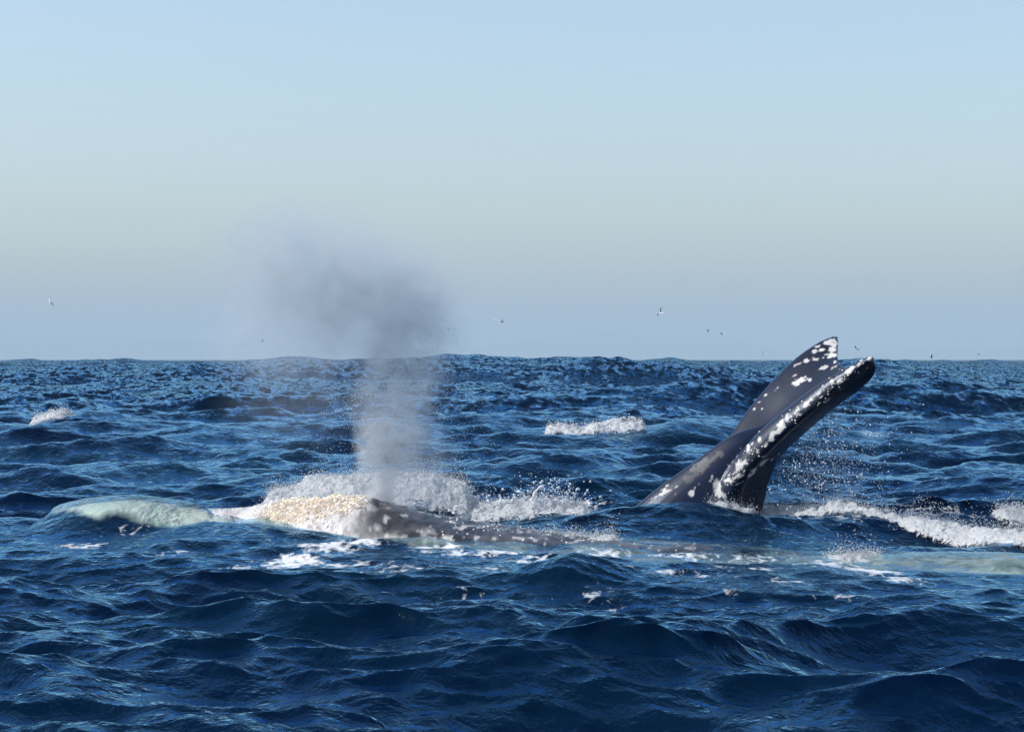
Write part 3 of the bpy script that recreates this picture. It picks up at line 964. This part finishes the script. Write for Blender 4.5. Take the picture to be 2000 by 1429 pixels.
def foam_mass(name, label, prof, n, rad, depth, seed, spiky=.35, res=.010):
    """prof: (column, top row, base row, distance). A torn heap of froth: a fine ragged skin over the water, with specks thrown off it"""
    r = np.random.default_rng(seed)
    prof = np.array(prof, float)
    prof[:, 3] *= KD
    cols = prof[:, 0]
    X0 = (cols - 1000) / FPX * prof[:, 3]
    nx = int((X0[-1] - X0[0]) / res) + 2
    nv = int(min(120, max(40, 2 * depth / res)))
    xs = np.linspace(X0[0], X0[-1], nx); v = np.linspace(-1, 1, nv)
    ym = np.interp(xs, X0, prof[:, 3]); tr = np.interp(xs, X0, prof[:, 1])
    zt = CAM_H - (tr - HOR) / FPX * ym
    XX, VV = np.meshgrid(xs, v, indexing='ij')
    YY = ym[:, None] + VV * depth
    # water level under the heap, read on a coarse grid
    ci = np.linspace(0, nx - 1, max(8, nx // 8)).astype(int); cj = np.linspace(0, nv - 1, 12).astype(int)
    zz = np.array([[sea_z(XX[i, j], YY[i, j]) for j in cj] for i in ci])
    zb = np.stack([np.interp(np.arange(nv), cj, q) for q in zz]); zb = np.stack([np.interp(np.arange(nx), ci, zb[:, j]) for j in range(nv)], 1)
    q3 = np.stack([XX.ravel(), YY.ravel(), np.full(XX.size, seed * 3.1)], -1)
    def nz(sc, oc, sd): return fbm(q3 * sc, oc, sd).reshape(XX.shape)
    ridge = np.clip(np.abs(nz(6.0, 2, seed) * 2 - 1) * 2.2, 0, 1)
    ridge2 = np.clip(np.abs(nz(16.0, 2, seed + 1) * 2 - 1) * 2.2, 0, 1)
    big = nz(2.2, 3, seed + 2)
    edge = np.minimum(1, np.minimum((XX - xs[0]), (xs[-1] - XX)) / .12) if xs[-1] < 3.9 else np.minimum(1, (XX - xs[0]) / .12)
    prof_v = np.clip(1 - np.abs(VV + (big - .5) * .8) ** 1.7, 0, 1)
    hgt = np.maximum(zt[:, None] - np.minimum(zb, zt[:, None] - .02), .02)
    low = nz(3.2, 2, seed + 9)
    Z = zb - .015 + hgt * prof_v * edge * (1 - .55 * spiky + 1.1 * spiky * (low - .3)) * .96 + (.050 * spiky * 2 * np.sqrt(ridge) + .022 * np.sqrt(ridge2) - .03 + .03 * (nz(24, 3, seed + 3) - .5)) * np.sqrt(prof_v) * edge
    XD = XX + .06 * (nz(9, 3, seed + 4) - .5) * prof_v; YD = YY + .16 * (nz(9, 3, seed + 5) - .5) * prof_v
    cover = prof_v * edge * (.55 + .9 * nz(7, 4, seed + 6)) * 1.25 + .05
    idx = np.arange(nx * nv).reshape(nx, nv)
    f = np.stack([idx[:-1, :-1], idx[1:, :-1], idx[1:, 1:], idx[:-1, 1:]], -1).reshape(-1, 4)
    V1 = np.stack([XD, YD, Z], -1).reshape(-1, 3)
    # specks
    w = (prof_v * edge * cover).ravel(); w = w / w.sum()
    pick = r.choice(XX.size, n, p=w)
    up = r.exponential(.022, n) * (1 + 1.5 * (ridge.ravel()[pick] > .8))
    P = V1[pick] + np.stack([r.normal(0, .02, n), r.normal(0, .03, n), up], -1)
    rr = rad[0] + (rad[1] - rad[0]) * r.uniform(0, 1, n) ** 3
    bv, bf = OCT
    S = P[:, None, :] + bv[None] * rr[:, None, None] * r.uniform(.6, 1.4, (n, 1, 3))
    nv1 = len(V1)
    tri = bf[None] + (np.arange(n) * 6)[:, None, None] + nv1
    tq = np.concatenate([f[:, [0, 1, 2]], f[:, [0, 2, 3]], tri.reshape(-1, 3)])
    me = mesh_np(name, np.concatenate([V1, S.reshape(-1, 3)]), tq)
    fattr(me, 'cover', np.concatenate([cover.ravel(), np.full(n * 6, 2.0)]))
    return tag(link(name, me, M_FROTH), label, kind='stuff')


foam_mass('churned_foam', 'white churned foam heaped behind the blowing whale head', [(505, 968, 978, 31.2), (540, 950, 985, 31.2), (585, 940, 992, 31.2), (600, 922, 995, 31.2), (640, 914, 998, 31.2), (690, 912, 1000, 31.2), (740, 918, 1002, 31.3), (800, 912, 1002, 31.3), (850, 914, 1000, 31.3), (900, 930, 995, 31.2), (938, 946, 985, 31.2)], 9000, (.002, .0065), .6, 3, .22)
foam_mass('churned_foam', 'low white splash foam between the blow and the raised tail', [(880, 985, 1000, 31.0), (930, 978, 1006, 31.0), (1000, 972, 1010, 30.8), (1040, 968, 1010, 30.8), (1080, 975, 1011, 30.8), (1120, 978, 1009, 30.8), (1150, 980, 1005, 30.8), (1166, 996, 1002, 30.8)], 4500, (.002, .0065), .5, 5, .5)
foam_mass('breaking_foam', 'long bank of white wash trailing right of the raised tail', [(1462, 990, 998, 31.2), (1520, 984, 1000, 31.0), (1600, 980, 1005, 30.6), (1660, 976, 1008, 30.2), (1720, 998, 1018, 29.7), (1790, 1011, 1026, 29.1), (1860, 1021, 1034, 28.6), (1930, 1025, 1042, 28.1), (2000, 1026, 1050, 27.6), (2120, 1030, 1065, 26.9)], 8000, (.002, .006), .3, 7, .5)
foam_mass('breaking_foam', 'small white foam crest at the right frame edge above the wash', [(1930, 1000, 1003, 31.2), (1955, 988, 1004, 31.2), (1985, 986, 1006, 31.2), (2030, 990, 1008, 31.2)], 1500, (.002, .009), .4, 9, .3)
foam_mass('whitecap', 'far broken whitecap on the water midway between the blow and the tail', [(1060, 824, 826, 62), (1090, 817, 830, 62), (1130, 820, 831, 62), (1160, 813, 832, 62), (1200, 818, 834, 62), (1240, 816, 830, 62), (1266, 822, 826, 62)], 1600, (.005, .018), .8, 11, .8, .025)
foam_mass('whitecap', 'far whitecap breaking on a wave crest at the far left', [(62, 812, 814, 69), (85, 807, 813, 69), (105, 799, 812, 69), (120, 797, 811, 69), (145, 806, 810, 69)], 500, (.006, .022), .9, 13, .4, .03)
foam_mass('breaking_foam', 'foam lip curling over the submerged back at the right', [(1600, 1112, 1116, 25.5), (1625, 1102, 1117, 25.5), (1660, 1097, 1113, 25.5), (1700, 1098, 1107, 25.5), (1740, 1100, 1106, 25.5)], 1200, (.002, .007), .22, 15, .3)
foam_mass('breaking_foam', 'white splash breaking along the dark back of the near whale', [(1040, 1046, 1056, 27.4), (1066, 1038, 1058, 27.3), (1100, 1044, 1060, 27.2), (1150, 1050, 1064, 27.1), (1190, 1052, 1064, 27.0), (1225, 1062, 1066, 26.9)], 1800, (.002, .007), .18, 17, .7)

foam_mass('breaking_foam', 'thin ring of froth where the raised tail enters the water', [(1350, 990, 992, 30.5), (1385, 984, 992, 30.5), (1412, 977, 992, 30.5), (1440, 983, 994, 30.5), (1470, 990, 996, 30.55), (1500, 992, 998, 30.75)], 900, (.002, .006), .07, 19, .6)


def drops(name, label, n, pick, rad, seed, squash=None):
    r = np.random.default_rng(seed)
    P = np.array([pick(r) for _ in range(n)])
    rr = rad[0] + (rad[1] - rad[0]) * r.uniform(0, 1, n) ** 2.5
    me = scatter_mesh(name, OCT, P, rr, squash, .15)
    return tag(link(name, me, M_DROP), label, kind='stuff')


def pick_blow(r):
    while True:
        px = r.normal(800, 95); py = r.uniform(760, 1045) if r.random() < .75 else r.uniform(640, 800)
        if py > 1000 and px < 780: continue
        d = (985 - py) / 285
        if abs(px - (765 + 25 * d)) < 260 * (.35 + .5 * (1 - abs(d - .35))) : break
    return np.array(W(px, py, 28.6 + r.normal(0, .5))[:])


def pick_jet(r):
    u = r.uniform(0, 1) ** 1.6
    py = 985 - 250 * u
    px = 746 + 28 * u + r.normal(0, 9 + 40 * u)
    return np.array(W(px, py, 28.4 + r.normal(0, .06 + .2 * u))[:])


drops('spray_drops', 'dense white droplets in the core of the blow above the blowhole', 7000, pick_jet, (.0018, .0050), 29)
drops('spray_drops', 'fine water drops thrown out around the foot of the blow', 5200, pick_blow, (.0018, .0058), 21)


def pick_tail(r):
    while True:
        px = r.normal(1600, 62); py = r.triangular(770, 930, 1000)
        # under the lower contour of the fluke
        c = np.interp(px, [1490, 1530, 1600, 1660, 1718], [985, 890, 825, 780, 742])
        if py > c and px > 1490: break
    return np.array(W(px, py, YB - .1 + r.normal(0, .4))[:])


drops('spray_drops', 'curtain of water drops falling from the lower edge of the raised fluke', 2600, pick_tail, (.003, .0095), 23, (1, 1, 1.35))


def pick_splash(r):
    px = r.normal(1075, 42); py = 985 - abs(r.normal(0, 24))
    return np.array(W(px, py, 30.8 + r.normal(0, .2))[:])


drops('spray_drops', 'scattered drops flung up over the low splash foam', 420, pick_splash, (.004, .015), 25)


def pick_back(r):
    px = r.uniform(960, 1230); py = np.interp(px, [960, 1230], [1036, 1066]) - abs(r.normal(0, 9))
    return np.array(W(px, py, 27.2 + r.normal(0, .2))[:])


drops('spray_drops', 'row of small drops jumping along the near whale back', 420, pick_back, (.003, .009), 27)


def jets(name, label, curves, Y):
    V, F = [], []
    for pts, r0, r1 in curves:
        pts = np.array(pts, float)
        t = np.linspace(0, len(pts) - 1, 26); j = np.minimum(t.astype(int), len(pts) - 2); u = t - j
        g = lambda a: pts[np.clip(a, 0, len(pts) - 1)]
        u2 = u[:, None]
        p0, p1, p2, p3 = g(j - 1), g(j), g(j + 1), g(j + 2)
        c = .5 * ((2 * p1) + (-p0 + p2) * u2 + (2 * p0 - 5 * p1 + 4 * p2 - p3) * u2 ** 2 + (-p0 + 3 * p1 - 3 * p2 + p3) * u2 ** 3)
        rr = (r0 + (r1 - r0) * np.linspace(0, 1, 26)) * (1 + .35 * np.sin(np.linspace(0, 21, 26) + r0 * 900))
        for i in range(26):
            w = W(c[i, 0], c[i, 1], Y + .03 * math.sin(i * .7))
            d = c[min(i + 1, 25)] - c[max(i - 1, 0)]; d = d / (np.linalg.norm(d) + 1e-6)
            nrm = Vector((d[1], 0, d[0]))
            b = len(V)
            for k in range(6):
                a = 2 * math.pi * k / 6
                p = w + (nrm * math.cos(a) + Vector((0, 1, 0)) * math.sin(a)) * rr[i]
                V.append(p[:])
            if i:
                for k in range(6):
                    k2 = (k + 1) % 6
                    F.append((b - 6 + k, b - 6 + k2, b + k2, b + k))
    me = mesh_np(name, V, F)
    return tag(link(name, me, M_FOAM), label, kind='stuff')


jets('splash_jets', 'thin white jets of water curling up from the low splash', [
    ([(1030, 990), (1040, 972), (1050, 955), (1062, 947)], .018, .007), ([(1052, 1000), (1049, 985), (1056, 975), (1070, 974)], .016, .006),
    ([(976, 985), (978, 972), (974, 964)], .012, .005), ([(998, 985), (1002, 974), (1006, 968)], .012, .004), ([(1088, 985), (1096, 978), (1110, 976)], .012, .005),
    ([(1030, 978), (1020, 962), (1005, 958)], .012, .006), ([(960, 985), (950, 972), (958, 966)], .010, .004)], 30.75)


# --- the blow
MIST = [  # column, row, half width, half height, amount
    (746, 974, 27, 40, 7.0), (750, 932, 44, 60, 3.8), (760, 872, 64, 78, 1.5), (774, 792, 88, 105, .70), (784, 735, 104, 80, .7),
    (795, 670, 116, 85, .80), (805, 590, 114, 92, .66), (710, 590, 150, 115, .54), (610, 560, 160, 130, .50), (530, 520, 118, 125, .48),
    (480, 610, 90, 130, .38), (620, 480, 160, 80, .36), (740, 530, 140, 80, .42), (590, 660, 190, 85, .30), (590, 770, 170, 110, .10), (820, 905, 75, 90, .6),
    (800, 965, 60, 40, 1.0)]
YM = 28.5


def build_mist(MIST, colour, aniso, label):
    t = NT('blow_mist')
    pos = t.n('ShaderNodeNewGeometry').outputs['Position']
    warp = t.n('ShaderNodeTexNoise', {'Vector': pos, 'Scale': 2.2, 'Detail': 3.0})
    wv = t.n('ShaderNodeVectorMath', {0: warp.outputs['Color'], 1: (.5, .5, .5)}, operation='SUBTRACT')
    ws = t.n('ShaderNodeVectorMath', {0: wv.outputs[0]}, operation='SCALE'); ws.inputs['Scale'].default_value = .42
    p2 = t.n('ShaderNodeVectorMath', {0: pos, 1: ws.outputs[0]}, operation='ADD').outputs[0]
    tot = None
    for px, py, rx, ry, a in MIST:
        c = W(px, py, YM); k = YM * KD / FPX
        rxm, rym = rx * k * 1.25, ry * k * 1.25
        sub = t.n('ShaderNodeVectorMath', {0: p2, 1: c[:]}, operation='SUBTRACT')
        sc = t.n('ShaderNodeVectorMath', {0: sub.outputs[0], 1: (1 / rxm, 1 / (.85 * rxm), 1 / rym)}, operation='MULTIPLY')
        dt = t.n('ShaderNodeVectorMath', {0: sc.outputs[0], 1: sc.outputs[0]}, operation='DOT_PRODUCT')
        q = t.math('SUBTRACT', 1.0, dt.outputs['Value'], clamp=True)
        q = t.math('MULTIPLY', t.math('MULTIPLY', q, q), a)
        tot = q if tot is None else t.math('ADD', tot, q)
    n = t.noise(pos, 4.2, 7, .68, .8)
    m = t.math('MAXIMUM', t.math('MULTIPLY_ADD', n, 6.0, -2.2), .06)
    den = t.math('MULTIPLY', t.math('MULTIPLY', tot, m), 3.2)
    v = t.n('ShaderNodeVolumePrincipled', {'Color': colour, 'Density': den, 'Anisotropy': aniso})
    t.set(t.out.inputs['Volume'], v.outputs[0])
    t.m.cycles.volume_step_rate = .7
    bm = bmesh.new()
    for px, py, rx, ry, a in MIST:
        k = YM * KD / FPX * 1.25
        g = bmesh.ops.create_icosphere(bm, subdivisions=2, radius=1.0)
        for q in g['verts']:
            q.co = Vector((q.co.x * rx * k * 1.12 + (q.co.x > 0) * .05, q.co.y * rx * k * .95, q.co.z * ry * k * 1.12)) + W(px, py, YM)
    raw = bpy.data.meshes.new('mist_raw'); bm.to_mesh(raw); bm.free()
    ro = bpy.data.objects.new('mist_raw', raw); COL.objects.link(ro)
    md = ro.modifiers.new('r', 'REMESH'); md.mode = 'VOXEL'; md.voxel_size = .05
    hull = bpy.data.meshes.new_from_object(ro.evaluated_get(bpy.context.evaluated_depsgraph_get()))
    bpy.data.objects.remove(ro); bpy.data.meshes.remove(raw); hull.name = 'blow_mist'
    return tag(link('blow_mist', hull, t.m, smooth=False), label, kind='stuff')


JET = (0, 1, 2, 3, 15, 16)  # same breath split in two: cloud shaded and foot brightened through colour
build_mist([m for i, m in enumerate(MIST) if i not in JET], (.78, .84, .89), .45, 'grey blue cloud of breath mist drifting left above the horizon')
build_mist([m for i, m in enumerate(MIST) if i in JET], (.99, .995, 1.0), -.25, 'bright white jet of breath rising from the blowhole')

# ------------------------------------------------------------------ sea birds
def plain(name, c, rough=.7):
    t = NT(name)
    n = t.noise(t.n('ShaderNodeTexCoord').outputs['Object'], 14, 3)
    cc = t.mixc(t.math('MULTIPLY', n, .3), c, tuple(x * .6 for x in c))
    t.set(t.out.inputs['Surface'], t.n('ShaderNodeBsdfPrincipled', {'Base Color': cc, 'Roughness': rough}).outputs[0])
    return t.m


M_WHITE = plain('white_plumage', (.82, .82, .80)); M_GREY = plain('grey_plumage', (.30, .32, .34)); M_DARK = plain('dark_plumage', (.045, .042, .045))


def bird_body():
    prof = [(-.24, .004, 0), (-.20, .03, .0), (-.10, .060, .0), (.02, .075, -.005), (.12, .062, 0), (.19, .046, .015), (.235, .044, .03), (.27, .03, .03), (.29, .010, .022), (.325, .004, .012)]
    m = 10; V, F = [], []
    for x, r, z in prof:
        for k in range(m):
            a = 2 * math.pi * k / m
            V.append((r * math.cos(a), x, z + r * math.sin(a) * .9))
    for i in range(len(prof) - 1):
        for k in range(m):
            k2 = (k + 1) % m
            F.append((i * m + k, i * m + k2, (i + 1) * m + k2, (i + 1) * m + k))
    return mesh_np('bird_body', V, F)


def bird_wing(sg, lift):
    st = [(.03, .10, -.08, 0), (.22, .13, -.05, .5), (.40, .11, -.05, .8), (.55, .03, -.09, .75), (.68, -.08, -.12, .6)]
    V, F = [], []
    for x, le, te, up in st:
        z = up * lift
        V += [(sg * x, le, z + .012), (sg * x, te, z + .004), (sg * x, te, z - .004), (sg * x, le, z - .008)]
    for i in range(len(st) - 1):
        a = i * 4
        for k in range(4):
            k2 = (k + 1) % 4
            F.append((a + k, a + k2, a + 4 + k2, a + 4 + k))
    F.append((16, 17, 18, 19)); F.append((3, 2, 1, 0))
    return mesh_np('bird_wing', V, F)


def bird_tail():
    V = [(-.03, -.18, .008), (.03, -.18, .008), (.075, -.36, .008), (-.075, -.36, .008), (-.03, -.18, -.006), (.03, -.18, -.006), (.075, -.36, -.002), (-.075, -.36, -.002)]
    F = [(0, 1, 2, 3), (7, 6, 5, 4), (0, 4, 5, 1), (1, 5, 6, 2), (2, 6, 7, 3), (3, 7, 4, 0)]
    return mesh_np('bird_tail', V, F)


BM, TM = bird_body(), bird_tail()
WM = {(sg, lf): bird_wing(sg, lf) for sg in (-1, 1) for lf in (.12, .42, -.18)}
BIRDS = [  # column, row, distance, heading, bank, wing lift, plumage, size, label
    (98, 591, 380, 70, 55, .42, 'w', 1.0, 'white gull flying alone at the far left, left of the blow'),
    (970, 626, 430, -40, 20, .12, 'w', .9, 'small white gull just right of the blow, with a dark bird beside it'),
    (981, 629, 440, 60, -30, .42, 'd', .8, 'small dark bird close behind the white gull right of the blow'),
    (1291, 611, 390, 40, -55, .42, 'm', 1.15, 'dark winged pale bodied gull, the highest bird above the hazy hills'),
    (1383, 645, 640, 75, 30, -.18, 'd', 1.0, 'tiny dark bird, left of the two over the right end of the hills'),
    (1409, 651, 620, -70, 30, -.18, 'd', 1.05, 'tiny dark bird, right of the two over the right end of the hills'),
    (1361, 686, 430, 10, 10, .42, 'w', .8, 'white gull low over the skyline left of the raised tail'),
    (1489, 692, 360, -20, 40, .42, 'w', 1.0, 'white gull on the skyline nearest the left of the flukes'),
    (1657, 656, 420, 20, 10, .12, 'w', .8, 'small white gull in the sky just right of the upper fluke tip'),
    (1673, 681, 380, 55, 25, .12, 'm', 1.0, 'pale gull with spread wings between the two fluke tips and the swell crest'),
    (1820, 694, 400, 80, 25, -.18, 'm', 1.0, 'dark winged gull skimming the skyline at the right'),
    (1912, 692, 560, -60, 15, .12, 'd', .9, 'tiny dark bird on the skyline nearest the right frame edge'),
    (513, 667, 520, 85, 20, .42, 'd', 1.0, 'dark bird seen through the left edge of the mist'),
]
PL = {'w': (M_WHITE, M_WHITE), 'd': (M_DARK, M_DARK), 'm': (M_WHITE, M_DARK)}
for px, py, y, hd, bank, lf, pl, sz, lab in BIRDS:
    r = empty('gull', W(px, py, y))
    r.rotation_euler = (0, math.radians(bank), math.radians(hd)); sz = sz * .85; r.scale = (sz, sz, sz)
    tag(r, lab, 'bird', 'gulls over the sea')
    for nm, me, mt in (('body', BM, PL[pl][0]), ('wing', WM[(-1, lf)], PL[pl][1]), ('wing', WM[(1, lf)], PL[pl][1]), ('tail', TM, PL[pl][0])):
        o = bpy.data.objects.new(nm, me); COL.objects.link(o); o.parent = r
        if not me.materials: me.materials.append(mt)
        o.material_slots[0].link = 'OBJECT'; o.material_slots[0].material = mt

print('TRIS', sum(len(o.data.loop_triangles) or sum(len(p.vertices) - 2 for p in o.data.polygons) for o in scene.objects if o.type == 'MESH' and o.name != 'sea') + 2 * len(sea_me.polygons), 'sea', 2 * len(sea_me.polygons))
